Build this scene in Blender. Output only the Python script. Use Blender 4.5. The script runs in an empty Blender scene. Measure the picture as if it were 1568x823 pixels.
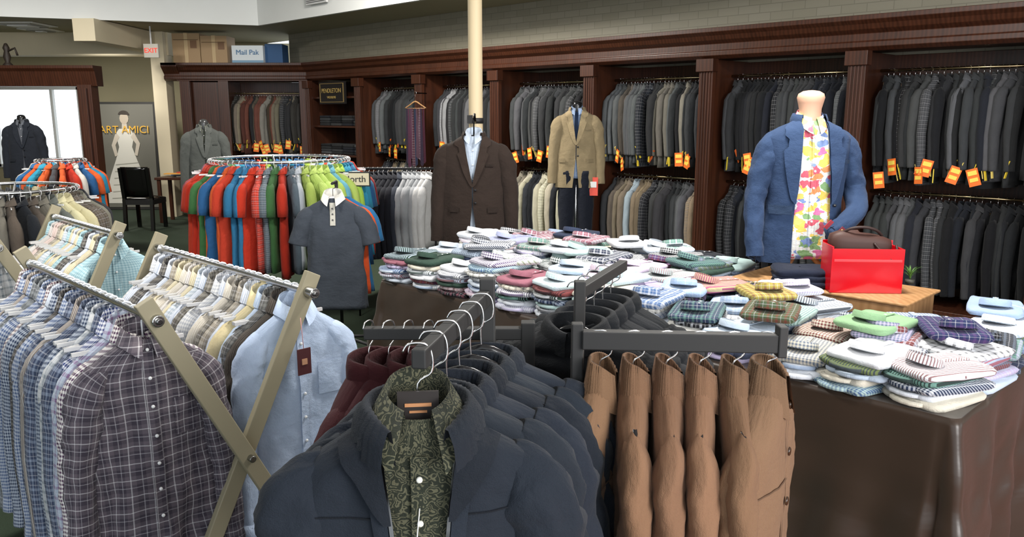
import bpy, math, random
from mathutils import Vector, Matrix, noise
random.seed(7)
R=random.random
def U(a,b): return a+(b-a)*random.random()
def jit(c,a,b):
    k=U(a,b); return tuple(v*k*U(.97,1.03) for v in c)
def hx(s):
    s=s.lstrip('#'); o=[]
    for i in (0,2,4):
        c=int(s[i:i+2],16)/255; o.append(c/12.92 if c<=.04045 else ((c+.055)/1.055)**2.4)
    return tuple(o)
def T(x=0,y=0,z=0): return Matrix.Translation((x,y,z))
def RZ(d): return Matrix.Rotation(math.radians(d),4,'Z')
def RX(d): return Matrix.Rotation(math.radians(d),4,'X')
def RY(d): return Matrix.Rotation(math.radians(d),4,'Y')
I4=Matrix.Identity(4)
# ---------------------------------------------------------------- materials
class NT:
    def __init__(s,name):
        s.m=bpy.data.materials.new(name); s.m.use_nodes=True; s.t=s.m.node_tree; s.b=s.t.nodes['Principled BSDF']
    def n(s,t,**k):
        o=s.t.nodes.new(t)
        for a,b in k.items(): setattr(o,a,b)
        return o
    def l(s,a,b): s.t.links.new(a,b)
    def math(s,op,a,b=None):
        o=s.n('ShaderNodeMath',operation=op)
        for i,x in enumerate((a,b)):
            if x is None: continue
            if isinstance(x,(int,float)): o.inputs[i].default_value=x
            else: s.l(x,o.inputs[i])
        return o.outputs[0]
    def mix(s,f,a,b,mode='MIX'):
        o=s.n('ShaderNodeMixRGB',blend_type=mode)
        for i,x in enumerate((f,a,b)):
            if isinstance(x,(int,float)): o.inputs[i].default_value=x
            elif isinstance(x,tuple): o.inputs[i].default_value=(*x[:3],1)
            else: s.l(x,o.inputs[i])
        return o.outputs[0]
    def noise(s,scale,co=None,detail=3,rough=.5):
        o=s.n('ShaderNodeTexNoise'); o.inputs['Scale'].default_value=scale; o.inputs['Detail'].default_value=detail
        o.inputs['Roughness'].default_value=rough
        if co is not None: s.l(co,o.inputs['Vector'])
        return o
    def bump(s,h,st=.3,dist=.01):
        o=s.n('ShaderNodeBump'); o.inputs['Strength'].default_value=st; o.inputs['Distance'].default_value=dist
        s.l(h,o.inputs['Height']); s.l(o.outputs[0],s.b.inputs['Normal'])
    def fin(s,c,rough=.6,metal=0,sheen=0,spec=.5):
        i=s.b.inputs
        if isinstance(c,tuple): i['Base Color'].default_value=(*c[:3],1)
        else: s.l(c,i['Base Color'])
        i['Roughness'].default_value=rough; i['Metallic'].default_value=metal
        i['Specular IOR Level'].default_value=spec
        if sheen: i['Sheen Weight'].default_value=sheen
        return s.m
def attr(nt,n): 
    a=nt.n('ShaderNodeAttribute'); a.attribute_name=n; return a.outputs['Color']
def cloth(name,kind):
    nt=NT(name); c1=attr(nt,'Col'); c2=attr(nt,'Col2')
    uv=nt.n('ShaderNodeUVMap'); sep=nt.n('ShaderNodeSeparateXYZ'); nt.l(uv.outputs[0],sep.inputs[0])
    u,v=sep.outputs[0],sep.outputs[1]
    def st(c,f,w,o=0): return nt.math('LESS_THAN',nt.math('FRACT',nt.math('ADD',nt.math('MULTIPLY',c,f),o)),w)
    col=c1
    if kind=='stripe':
        col=nt.mix(nt.math('MULTIPLY',st(u,95,.4),.85),c1,c2)
    if kind=='gingham':
        g=nt.math('MULTIPLY',nt.math('ADD',st(u,80,.5),st(v,80,.5)),.5); col=nt.mix(g,c1,c2)
    if kind=='plaid':
        g=nt.math('MULTIPLY',nt.math('ADD',st(u,30,.28),st(v,30,.28)),.4); col=nt.mix(g,c1,c2)
        g=nt.math('MULTIPLY',nt.math('ADD',st(u,30,.1,.45),st(v,30,.1,.45)),.22); col=nt.mix(g,col,(.75,.75,.78))
    if kind=='bigplaid':
        g=nt.math('MULTIPLY',nt.math('ADD',st(u,19,.45),st(v,19,.45)),.45); col=nt.mix(g,c1,c2)
        g=nt.math('MULTIPLY',nt.math('ADD',st(u,19,.06,.3),st(v,19,.06,.3)),.38); col=nt.mix(g,col,(.75,.73,.75))
        g=nt.math('MULTIPLY',nt.math('ADD',st(u,19,.05,.75),st(v,19,.05,.75)),.25); col=nt.mix(g,col,(.7,.68,.72))
    if kind=='paisley':
        w=nt.noise(30,uv.outputs[0],2); 
        vv=nt.n('ShaderNodeTexVoronoi'); vv.inputs['Scale'].default_value=30
        nt.l(nt.mix(.12,uv.outputs[0],w.outputs['Color']),vv.inputs['Vector'])
        r=nt.math('SINE',nt.math('MULTIPLY',vv.outputs['Distance'],26)); g=nt.math('GREATER_THAN',r,.35)
        col=nt.mix(g,c1,c2)
    if kind=='floral':
        w=nt.noise(18,uv.outputs[0],3)
        vv=nt.n('ShaderNodeTexVoronoi'); vv.inputs['Scale'].default_value=26
        nt.l(nt.mix(.08,uv.outputs[0],w.outputs['Color']),vv.inputs['Vector'])
        sp=nt.n('ShaderNodeSeparateColor'); nt.l(vv.outputs['Color'],sp.inputs[0])
        rp=nt.n('ShaderNodeValToRGB'); rp.color_ramp.interpolation='CONSTANT'; nt.l(sp.outputs[0],rp.inputs[0])
        cs=[(0,'f0c83a'),(.18,'d8385a'),(.3,'f3f0e6'),(.38,'ef8a3a'),(.5,'6f9f5a'),(.62,'f0d860'),(.72,'d8589a'),(.82,'f2cf50'),(.9,'6a8ac8')]
        e=rp.color_ramp.elements; e[0].position=0; e[0].color=(*hx(cs[0][1]),1); e[1].position=cs[1][0]; e[1].color=(*hx(cs[1][1]),1)
        for p,h in cs[2:]:
            k=e.new(p); k.color=(*hx(h),1)
        g=nt.math('LESS_THAN',vv.outputs['Distance'],.56)
        base=nt.mix(nt.math('MULTIPLY',st(u,70,.3),.35),(.86,.86,.82),(.5,.58,.75))
        col=nt.mix(nt.math('MULTIPLY',g,.88),base,rp.outputs[0])
    no=nt.noise(9,uv.outputs[0],4); 
    col=nt.mix(.22,col,nt.mix(1.0,col,no.outputs['Fac'],'MULTIPLY'))
    fine=nt.noise(500,uv.outputs[0],1); wr=nt.noise(14,uv.outputs[0],4,.6)
    h=nt.math('ADD',nt.math('MULTIPLY',fine.outputs[0],.12),wr.outputs[0]); nt.bump(h,.6,.016)
    return nt.fin(col,.85,0,.05,.2)
def attrmat(name,rough,metal=0,spec=.5):
    nt=NT(name); return nt.fin(attr(nt,'Col'),rough,metal,0,spec)
def woodmat(name,a,b,rough=.4,sc=6):
    nt=NT(name); tc=nt.n('ShaderNodeTexCoord'); mp=nt.n('ShaderNodeMapping'); mp.inputs['Scale'].default_value=(sc,sc,sc*.12)
    nt.l(tc.outputs['Object'],mp.inputs[0]); n1=nt.noise(2.5,mp.outputs[0],6,.6)
    w=nt.n('ShaderNodeTexWave'); w.inputs['Scale'].default_value=1.5; w.inputs['Distortion'].default_value=6; nt.l(mp.outputs[0],w.inputs[0])
    f=nt.math('MULTIPLY',nt.math('ADD',n1.outputs[0],nt.math('MULTIPLY',w.outputs[0],.4)),.75)
    nt.bump(f,.1,.003); return nt.fin(nt.mix(f,a,b),rough)
M_SOLID,M_STR,M_GING,M_PLAID,M_BIG,M_PAIS,M_FLOR,M_METAL,M_GLOSS,M_MATTE,M_WOOD,M_LWOOD,M_SATIN=range(13)
MATS=[cloth('fabric_solid','solid'),cloth('fabric_stripe','stripe'),cloth('fabric_gingham','gingham'),cloth('fabric_plaid','plaid'),
 cloth('fabric_large_plaid','bigplaid'),cloth('fabric_paisley','paisley'),cloth('fabric_floral','floral'),attrmat('metal_chrome',.25,1),
 attrmat('gloss_plastic',.15),attrmat('matte_paint',.6),woodmat('mahogany_wood',hx('1c0d08'),hx('552f1e'),.35),woodmat('light_wood',hx('8a6338'),hx('c0966a'),.45),None]
nt=NT('satin_tablecloth'); n1=nt.noise(5,None,4); nt.bump(n1.outputs[0],.25,.02); MATS[M_SATIN]=nt.fin(hx('36291f'),.33,0,.1,.5)
# ---------------------------------------------------------------- mesh builder
BLK=(.01,.01,.011); WHT=(.8,.8,.8); CHR=(.72,.73,.75)
class MB:
    def __init__(s): s.v=[];s.f=[];s.uv=[];s.c=[];s.c2=[];s.m=[];s.sm=[]
    def face(s,ids,col,mi,col2=None,smooth=True):
        s.f.append(ids); s.c.append(col); s.c2.append(col2 or col); s.m.append(mi); s.sm.append(smooth)
    def grid(s,rows,M,col,mi,col2=None,closed=False,uvs=None,smooth=True,cap0=None,cap1=None):
        b=len(s.v); nr=len(rows); nc=len(rows[0])
        for i,r in enumerate(rows):
            for j,p in enumerate(r):
                s.v.append(M@Vector(p)); s.uv.append(uvs[i][j] if uvs else (p[0],p[2]))
        for i in range(nr-1):
            for j in range(nc if closed else nc-1):
                k=(j+1)%nc
                s.face((b+i*nc+j,b+i*nc+k,b+(i+1)*nc+k,b+(i+1)*nc+j),col,mi,col2,smooth)
        if cap0: s.face(tuple(b+j for j in range(nc))[::-1],cap0,mi,cap0,False)
        if cap1: s.face(tuple(b+(nr-1)*nc+j for j in range(nc)),cap1,mi,cap1,False)
    def box(s,c,sz,col=WHT,mi=M_MATTE,M=I4,col2=None):
        x,y,z=c; a,b_,d=sz[0]/2,sz[1]/2,sz[2]/2; b=len(s.v)
        for dz in (-d,d):
            for dx,dy in ((-a,-b_),(a,-b_),(a,b_),(-a,b_)):
                s.v.append(M@Vector((x+dx,y+dy,z+dz))); s.uv.append((x+dx+dy,z+dz+dy))
        for q in ((3,2,1,0),(4,5,6,7),(0,1,5,4),(1,2,6,5),(2,3,7,6),(3,0,4,7)):
            s.face(tuple(b+i for i in q),col,mi,col2,False)
    def beam(s,p0,p1,w,t,side,col=WHT,mi=M_MATTE,M=I4):
        p0=Vector(p0);p1=Vector(p1);d=(p1-p0);L=d.length;d.normalize();sd=Vector(side);sd=(sd-d*sd.dot(d)).normalized();n=d.cross(sd)
        X=Matrix((( sd.x,n.x,d.x,(p0.x+p1.x)/2),(sd.y,n.y,d.y,(p0.y+p1.y)/2),(sd.z,n.z,d.z,(p0.z+p1.z)/2),(0,0,0,1)))
        s.box((0,0,0),(w,t,L),col,mi,M@X)
    def tube(s,pts,r,seg=8,M=I4,col=WHT,mi=M_METAL,col2=None,flat=1.0,ref=(0,1,0),caps=True,wr=0,capcol=None):
        pts=[Vector(p) for p in pts]; n=len(pts); rows=[];uvs=[];L=0; ref=Vector(ref)
        for i,p in enumerate(pts):
            d=(pts[min(i+1,n-1)]-pts[max(i-1,0)])
            if d.length<1e-9: d=Vector((0,0,1))
            d.normalize(); a=ref-d*ref.dot(d)
            if a.length<.05: a=Vector((1,0,0))-d*d.x
            a.normalize(); c=d.cross(a); ref=a if not isinstance(r,(list,tuple)) else ref
            rr=r[i] if isinstance(r,(list,tuple)) else r
            if i: L+=(p-pts[i-1]).length
            row=[];u=[]
            for j in range(seg):
                t=2*math.pi*j/seg; k=rr
                if wr: 
                    q=p*9; k=rr*(1+wr*noise.noise(Vector((q.x+math.cos(t)*1.3,q.y*.3+math.sin(t)*1.3,q.z*1.4+rr*50)))+wr*.6*noise.noise(Vector((q.x*2+math.cos(t)*2,math.sin(t)*2,q.z*4+math.cos(t)*2))))
                row.append(p+a*math.cos(t)*k*flat+c*math.sin(t)*k); u.append((abs(t-math.pi)*.07,-L))
            rows.append(row);uvs.append(u)
        s.grid(rows,M,col,mi,col2,True,uvs,True,(capcol or col) if caps else None,(capcol or col) if caps else None)
    def lathe(s,prof,seg=24,M=I4,col=WHT,mi=M_MATTE,sx=1,sy=1,col2=None):
        rows=[[(r*sx*math.cos(2*math.pi*j/seg),r*sy*math.sin(2*math.pi*j/seg),z) for j in range(seg)] for r,z in prof]
        s.grid(rows,M,col,mi,col2,True)
    def poly(s,pts,M=I4,col=WHT,mi=M_MATTE,col2=None):
        b=len(s.v)
        for p in pts: s.v.append(M@Vector(p)); s.uv.append((p[0],p[2] if len(p)>2 else p[1]))
        s.face(tuple(range(b,b+len(pts))),col,mi,col2,False)
    def extr(s,prof,x0,x1,M=I4,col=WHT,mi=M_WOOD):
        n=len(prof); b=len(s.v)
        for x in (x0,x1):
            for y,z in prof: s.v.append(M@Vector((x,y,z))); s.uv.append((x,z))
        for j in range(n): s.face((b+j,b+(j+1)%n,b+n+(j+1)%n,b+n+j),col,mi,None,False)
        s.face(tuple(b+j for j in range(n))[::-1],col,mi,None,False); s.face(tuple(b+n+j for j in range(n)),col,mi,None,False)
    def build(s,name,parent=None,mats=None,bevel=0,solid=0,loc=None):
        me=bpy.data.meshes.new(name); me.from_pydata([tuple(v) for v in s.v],[],s.f)
        ml=mats or MATS
        if mats: s.m=[0]*len(s.m)
        used=sorted(set(s.m)); mp={m:i for i,m in enumerate(used)}
        for m in used: me.materials.append(ml[m])
        me.polygons.foreach_set('material_index',[mp[m] for m in s.m]); me.polygons.foreach_set('use_smooth',s.sm)
        uvl=me.uv_layers.new(name='UVMap'); fl=[];c=[];c2=[]
        for f,a,b in zip(s.f,s.c,s.c2):
            for i in f: fl+=s.uv[i]; c+=[*a,1]; c2+=[*b,1]
        uvl.data.foreach_set('uv',fl)
        me.color_attributes.new('Col','FLOAT_COLOR','CORNER').data.foreach_set('color',c)
        me.color_attributes.new('Col2','FLOAT_COLOR','CORNER').data.foreach_set('color',c2)
        me.update(); o=bpy.data.objects.new(name,me); bpy.context.collection.objects.link(o)
        if parent: o.parent=parent
        if solid: k=o.modifiers.new('s','SOLIDIFY'); k.thickness=solid; k.offset=0
        if bevel: k=o.modifiers.new('b','BEVEL'); k.width=bevel; k.segments=2; k.limit_method='ANGLE'
        return o
def empty(name,loc=(0,0,0)):
    o=bpy.data.objects.new(name,None); o.location=loc; bpy.context.collection.objects.link(o); o.empty_display_size=.1; return o
def catmull(pts,n):
    out=[];P=[pts[0]]+list(pts)+[pts[-1]]
    for i in range(1,len(P)-2):
        for k in range(n):
            t=k/n; o=[]
            for c in range(len(P[0])):
                a,b,d,e=P[i-1][c],P[i][c],P[i+1][c],P[i+2][c]
                o.append(.5*(2*b+(d-a)*t+(2*a-5*b+4*d-e)*t*t+(3*b-a-3*d+e)*t**3))
            out.append(tuple(o))
    out.append(tuple(pts[-1])); return out
def text(name,body,size,M,col,parent,ext=.002,rough=.6,emit=0):
    cu=bpy.data.curves.new(name,'FONT'); cu.body=body; cu.size=size; cu.extrude=ext; cu.align_x='CENTER'; cu.align_y='CENTER'
    nt=NT(name+'_paint'); cu.materials.append(nt.fin(col,rough))
    if emit: nt.b.inputs['Emission Color'].default_value=(*col,1); nt.b.inputs['Emission Strength'].default_value=emit
    o=bpy.data.objects.new(name,cu); bpy.context.collection.objects.link(o); o.matrix_world=M@RX(90)
    if parent: o.parent=parent; o.matrix_parent_inverse=Matrix.Identity(4)
    return o
# ---------------------------------------------------------------- garments
PB=[(0,.062,.055),(.02,.088,.06),(.045,.135,.064),(.075,.178,.064),(.105,.205,.062),(.15,.212,.068),(.25,.200,.078),(.45,.196,.08),(.75,.218,.085)]
class Gar:
    def __init__(s,M,w=.222,L=.75,th=1.,fold=.008,seed=None,quilt=0,nf=5,body=None):
        s.M=M;s.k=w/.222;s.L=L;s.th=th;s.fold=fold;s.sd=seed if seed is not None else U(0,99);s.q=quilt;s.nf=nf;s.P=body or PB
    def dims(s,d):
        e=d if d<.15 else .15+(d-.15)*(.6)/(s.L-.15); P=s.P
        for i in range(len(P)-1):
            if e<=P[i+1][0]+1e-6:
                t=(e-P[i][0])/(P[i+1][0]-P[i][0]); t=max(0,min(1,t))
                return (P[i][1]+(P[i+1][1]-P[i][1])*t)*s.k,(P[i][2]+(P[i+1][2]-P[i][2])*t)*s.th
        return P[-1][1]*s.k,P[-1][2]*s.th
    def S(s,a,d,off=0):
        hw,ht=s.dims(d); g=min(1,d/s.L*1.3)
        f=s.fold*(g*math.sin(a*s.nf+s.sd+d*3)+ 1.3*noise.noise(Vector((math.sin(a)*2.2+s.sd,math.cos(a)*2,d*5+math.sin(a)*1.5))))
        if d>.12: f+=s.fold*.8*noise.noise(Vector((math.sin(a)*6+s.sd,d*11,math.cos(a)*3)))
        if s.q: f+=s.q*(abs(math.sin(d*math.pi/.062))**.6)
        f=f*min(1,d/.1+.1)+off
        return Vector(((hw+f)*math.sin(a),-(ht+f)*math.cos(a),-d))
    def fr(s,x,d,off):
        hw,ht=s.dims(d); return s.S(math.asin(max(-.98,min(.98,x/hw))),d,off)
    def torso(s,mb,col,mi,col2=None,nx=16,nz=10,op=None,off=0,d0=0,d1=None):
        rows=[];uvs=[];d1=d1 or s.L
        for i in range(nz+1):
            t=i/nz; d=d0+(d1-d0)*(t**1.25); hw,_=s.dims(d)
            ao=0 if not op else math.asin(max(0,min(.97,op(d)/hw)))
            row=[];uu=[]; n=nx if not op else nx+1
            for j in range(n):
                a=ao+(2*math.pi-2*ao)*j/nx
                row.append(s.S(a,d,off)); uu.append(((a if a<math.pi else a-2*math.pi)*.15,-d))
            rows.append(row);uvs.append(uu)
        s_c=not op
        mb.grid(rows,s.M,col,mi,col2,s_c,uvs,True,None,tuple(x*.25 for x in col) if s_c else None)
    def sleeves(s,mb,col,mi,col2=None,ln=.6,r=.055,seg=10,n=2,wr=.12,paths=None,spread=.03,flat=.85,cuff=None):
        w=.212*s.k
        for sg in (-1,1):
            if paths: path=paths[0 if sg<0 else 1]
            else:
                y0=U(-.01,.01)
                path=[(sg*(w-.085),0,-.085,r*.55),(sg*(w-.05),0,-.115,r*.92),(sg*(w-.025),y0,-.165,r*1.1),(sg*(w-.008),y0,-.25,r*1.08),(sg*(w+spread*.6),y0,-.19-ln*.45,r*.92),(sg*(w+spread),y0-.02,-.15-ln*.97,r*.74),(sg*(w+spread),y0-.022,-.15-ln,r*.72)]
            c=catmull(path,n)
            mb.tube([p[:3] for p in c],[p[3] for p in c],seg,s.M,col,mi,col2,flat,(0,1,0),True,wr,tuple(x*.35 for x in col))  # sleeve ends capped in a darkened colour, painted shade of the open interior
            if cuff:
                e=Vector(c[-1][:3]); dd=(e-Vector(c[-3][:3])).normalized(); rr=c[-1][3]
                mb.tube([e-dd*.055,e-dd*.05,e+dd*.004,e+dd*.008],[rr*1.0,rr*1.1,rr*1.06,rr*.8],seg,s.M,cuff,mi,col2,flat,(0,1,0),True)
    def collar(s,mb,col,mi,col2=None,r=.062,h=.04,drop=.012,point=.05,gap=.25,n=14,ry=.9,flare=.022):
        rows=[[],[],[],[]];uv=[[],[],[],[]]
        for j in range(n+1):
            a=gap+(2*math.pi-2*gap)*j/n; f=min(a,2*math.pi-a); pt=point*math.exp(-(f/.75)**2); tilt=.012*math.cos(a)
            for k,(rr,z) in enumerate(((r,-.005),(r*.93,h*.7),(r*.98,h),(r+flare+pt*.3,-drop-pt))):
                if k in(1,2): z-=tilt*1.6+.012*math.exp(-(f/.9)**2)
                rows[k].append((rr*math.sin(a),-rr*ry*math.cos(a)-(pt*.25 if k==3 else 0),z)); uv[k].append((a*.06,z))
        mb.grid(rows,s.M,col,mi,col2,False,uv)
    def stand(s,mb,col,mi,r=.066,h=.06,gap=.3,lean=.02,n=20,thick=.012,ribs=0,frontdrop=.03,col2=None,ry=.9,base=0):
        rows=[[] for _ in range(6)]
        for j in range(n+1):
            a=gap+(2*math.pi-2*gap)*j/n; f=min(a,2*math.pi-a); dz=frontdrop*math.exp(-(f/.8)**2)
            o=.0025*math.sin(a*ribs) if ribs else 0
            for k,(rr,z) in enumerate(((r-.002,-.03),(r+.004,h*.4),(r+lean*.4,h),(r+lean*.4+thick,h),(r+thick+lean*.9+base*.5,h*.3),(r+thick+lean+base,-.03))):
                rr+=o; rows[k].append((rr*math.sin(a),-rr*ry*math.cos(a)-dz*.6,z-dz-.012*(math.cos(a)+1)*.5))
        mb.grid(rows,s.M,col,mi,col2)
    def patch(s,mb,xa,xb,d0,d1,off,col,mi,col2=None,n=10,m=3,uvs=1):
        rows=[];uvv=[]
        for i in range(n+1):
            d=d0+(d1-d0)*i/n; A=xa(d);B=xb(d); rows.append([s.fr(A+(B-A)*k/m,d,off) for k in range(m+1)]); uvv.append([(A+(B-A)*k/m,-d) for k in range(m+1)])
        mb.grid(rows,s.M,col,mi,col2,False,uvv)
    def buttons(s,mb,x,ds,r=.006,col=WHT,off=.01):
        for d in ds:
            p=s.fr(x,d,off); mb.lathe([(0,.003),(r*.7,.003),(r,.0015),(r,-.002)],10,s.M@T(*p)@RX(90),col,M_GLOSS)
    def lapel(s,mb,col,mi,xi,d1=.36,wid=.075,off=.012,col2=None):
        for sg in(-1,1):
            def outer(d):
                t=d/d1; notch=.0 if t>.32 else (-.02 if .2<t<.32 else 0)
                return sg*(xi(d)+wid*(1-t)**.55*(.62+.5*math.sin(min(1,t*2.6)*1.57))+notch+.002)
            s.patch(mb,lambda d:sg*(xi(d)-.004),outer,.0,d1,off,col,mi,col2,22,4)
def hook(mb,M,z1,z0=0,col=CHR,mi=M_METAL,r=.0022):
    pts=[(0,0,z0),(0,0,z1-.045)]+[(.02*math.cos(t),0,z1-.018+.02*math.sin(t)) for t in [-1.57+k*.62 for k in range(7)]]
    mb.tube(pts,r,5,M,col,mi)
def hanger(mb,M,w=.2,col=BLK,mi=M_GLOSS,z=.0):
    c=catmull([(-w,0,-.085,.007),(-w*.55,0,-.045,.009),(0,0,.0,.011),(w*.55,0,-.045,.009),(w,0,-.085,.007)],4)
    mb.tube([(p[0],p[1],p[2]+z) for p in c],[p[3] for p in c],6,M,col,mi,None,1.0)
# ================================================================= ROOM
def simple(name,col,rough=.7,nscale=0,amt=.15,bump=0):
    nt=NT(name); c=col
    if nscale:
        n=nt.noise(nscale,nt.n('ShaderNodeTexCoord').outputs['Object'],5); c=nt.mix(n.outputs[0],tuple(x*(1-amt) for x in col),tuple(min(1,x*(1+amt)) for x in col))
        if bump: nt.bump(n.outputs[0],bump,.01)
    return nt.fin(c,rough)
carpet=simple('carpet_green',hx('22311f'),.95,160,.6,.6)
ceil_m=simple('ceiling_paint',hx('dcdedc'),.8,3,.03)
soff_m=simple('soffit_paint',hx('a39c80'),.8,3,.05)
wall_m=simple('wall_paint_olive',hx('a39b7d'),.8,2,.06)
cream_m=simple('cream_paint',hx('d9cdb0'),.6,3,.05)
nt=NT('painted_brick'); tc=nt.n('ShaderNodeTexCoord'); mp=nt.n('ShaderNodeMapping'); mp.inputs['Rotation'].default_value=(math.radians(90),0,0)
nt.l(tc.outputs['Object'],mp.inputs[0])
bk=nt.n('ShaderNodeTexBrick'); bk.inputs['Scale'].default_value=1; bk.inputs['Brick Width'].default_value=.22; bk.inputs['Row Height'].default_value=.075; bk.inputs['Mortar Size'].default_value=.004
bk.inputs['Color1'].default_value=(*hx('807c6d'),1); bk.inputs['Color2'].default_value=(*hx('7a7666'),1); bk.inputs['Mortar'].default_value=(*hx('6c685a'),1)
nt.l(mp.outputs[0],bk.inputs[0]); nt.bump(bk.outputs['Fac'],-.5,.004); brick_m=nt.fin(bk.outputs[0],.6)
nt=NT('red_brick_floor'); bk=nt.n('ShaderNodeTexBrick'); bk.inputs['Scale'].default_value=1; bk.inputs['Brick Width'].default_value=.2; bk.inputs['Row Height'].default_value=.1; bk.inputs['Mortar Size'].default_value=.006
bk.inputs['Color1'].default_value=(*hx('8e3b2c'),1); bk.inputs['Color2'].default_value=(*hx('6f2c22'),1); bk.inputs['Mortar'].default_value=(*hx('6b5f55'),1)
nt.l(nt.n('ShaderNodeTexCoord').outputs['Object'],bk.inputs[0]); nt.bump(bk.outputs['Fac'],-.4,.004); rbrick_m=nt.fin(bk.outputs[0],.55)
def slab(name,poly,z0,z1,mat):
    mb=MB(); n=len(poly); 
    for z in(z0,z1):
        for x,y in poly: mb.v.append(Vector((x,y,z))); mb.uv.append((x,y))
    for j in range(n): mb.face((j,(j+1)%n,n+(j+1)%n,n+j),WHT,0,None,False)
    mb.face(tuple(range(n))[::-1],WHT,0,None,False); mb.face(tuple(range(n,2*n)),WHT,0,None,False)
    return mb.build(name,mats=[mat])
W45=RZ(-45)   # wall frame: x = along the long wall, y = towards it
slab('floor',[(-11,-3),(9,-3),(9,16),(-11,16)],-.1,0,carpet)
o=slab('floor_brick_entry',[(-.66,.5),(3.4,.5),(3.4,7.6),(-.66,7.6)],0,.006,rbrick_m); o.matrix_world=W45
slab('ceiling',[(-11,-3),(9,-3),(9,13),(-11,13)],3.6,3.7,ceil_m)
low=[(-11,9.7),(-3.75,12.3),(8.5,.05),(10.7,.05),(-4.6,15.5),(-11,15.5)]
slab('ceiling_lower',low,3.0,3.04,soff_m)
mb=MB()
def vwall(mb,p,q,z0,z1,t=.06):
    mb.beam((p[0],p[1],(z0+z1)/2),(q[0],q[1],(z0+z1)/2),z1-z0,t,(0,0,1),WHT,0)
vwall(mb,(-11,9.7),(-3.75,12.3),2.985,3.6); vwall(mb,(-3.75,12.3),(8.5,.05),2.985,3.6); mb.build('trim_ceiling_fascia',mats=[ceil_m])
mb=MB(); mb.box((-4.7,7.78,1.5),(16,.1,3.0)); o=mb.build('wall_right',mats=[brick_m]); o.matrix_world=W45
mb=MB(); mb.box((-4.6,7.42,2.76),(15.6,.6,.5)); o=mb.build('wall_brick_upper',mats=[brick_m]); o.matrix_world=W45
mb=MB(); 
for c,s in (((-10.5,15.55,1.5),(1.2,.1,3)),((-6.2,15.55,1.5),(4.0,.1,3)),((-9.05,15.55,.35),(1.7,.1,.7)),((-9.05,15.55,2.6),(1.7,.1,.8))): mb.box(c,s)
mb.build('wall_back',mats=[wall_m])
mb=MB()
for c,s in (((-9.87,15.5,1.45),(.06,.1,1.5)),((-8.23,15.5,1.45),(.06,.1,1.5)),((-9.05,15.5,.72),(1.7,.1,.06)),((-9.05,15.5,2.18),(1.7,.1,.06)),((-8.75,15.5,1.45),(.05,.08,1.5))): mb.box(c,s)
mb.build('window_1',mats=[ceil_m])
slab('wall_left',[(-11.1,-3),(-11,-3),(-11,15.6),(-11.1,15.6)],0,3.6,wall_m)
slab('street_pavement',[(-18,16),(-4,16),(-4,30),(-18,30)],-.1,-.02,simple('pavement',hx('c9c7bf'),.9,4,.1))
mb=MB(); mb.box((-7.5,13.6,2.82),(3.8,.35,.36)); mb.box((-5.9,12.4,2.84),(.3,2.0,.3)); mb.build('trim_soffit_beam',mats=[cream_m])
mb=MB(); mb.box((-5.74,13.45,1.5),(.22,.3,3.0)); mb.build('trim_column_cream',mats=[cream_m])
mb=MB()
for (x,y,r) in ((-7.2,12.2,.33),(-7.4,13.0,.24)):
    for k in range(3): mb.box((x,y,2.99-.012*k),(r*2-.18*k,r*2-.18*k,.012),hx('8f8d84') if k%2 else hx('e6e6e0'))
mb.build('ceiling_diffuser')
VM=T(-2.58,11.0,3.2)@RZ(-45); mb=MB(); mb.box((0,0,0),(.5,.03,.14),hx('c9c9c9'),M_MATTE,VM)
for k in range(5): mb.box((0,-.02,-.045+k*.022),(.44,.02,.006),hx('6a6a6a'),M_MATTE,VM)
mb.build('air_vent')
# ================================================================= WARDROBES
def suits(mb,G,x0,x1,rz,L,palette,yr=7.36,step=.046,tags=5,ang=90):
    x=x0; tagx=sorted(U(x0,x1) for _ in range(tags)); run=0; rc=None
    while x<x1:
        if run<=0: rc=random.choice(palette); run=random.choice([1,1,2,3])
        run-=1
        c=jit(rc,.65,1.3); M=G@T(x,yr+U(-.025,.02),rz-.085)@RZ(ang+U(-14,14))
        g=Gar(M,w=U(.2,.225),L=L+U(-.05,.04),th=U(.4,.6),fold=.008); mi=M_SOLID if R()<.8 else random.choice([M_STR,M_PLAID])
        c2=tuple(min(1,v*1.8+.01) for v in c)
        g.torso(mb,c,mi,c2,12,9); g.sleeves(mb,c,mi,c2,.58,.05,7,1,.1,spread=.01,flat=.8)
        g.collar(mb,c,mi,c2,.055,.03,gap=.5,n=7,ry=.6)
        if R()<.4: mb.box((0,-.02,-.03),(.03,.11,.045),hx('b98450'),M_LWOOD,M)
        hook(mb,M,.1,0)
        if tags and R()<.6: mb.box((0,0,0),(.026,.006,.14),random.choice([hx('e8c93a'),hx('f0d84a'),hx('e8d070'),hx('d8642a')]),M_MATTE,M@T(-.225,-.02,-.74+U(-.04,.05))@RY(U(-35,35))@RX(U(-20,20)))
        x+=step*U(.75,1.3)
    for t in tagx:
        M=G@T(t,yr-.27,rz-.085-L+U(-.02,.12))@RZ(U(-40,20))@RY(U(-20,20))
        mb.box((0,0,0),(.085,.004,.14),hx('ee7426'),M_MATTE,M); mb.box((0,-.004,.035),(.065,.003,.035),hx('f7d95a'),M_MATTE,M); mb.box((0,-.004,-.02),(.06,.003,.03),hx('f7d95a'),M_MATTE,M)
dark=[hx('212326'),hx('292a2c'),hx('333537'),hx('424447'),hx('23262e'),hx('1a1b1e'),hx('414344'),hx('303234'),hx('57595c')]
mid=dark+[hx('6d6a62'),hx('636668'),hx('949595'),hx('5a544e')]
tan=[hx('8a7c66'),hx('766a58'),hx('5a534b'),hx('3d3b38'),hx('9a8e7a'),hx('464749')]
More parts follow.
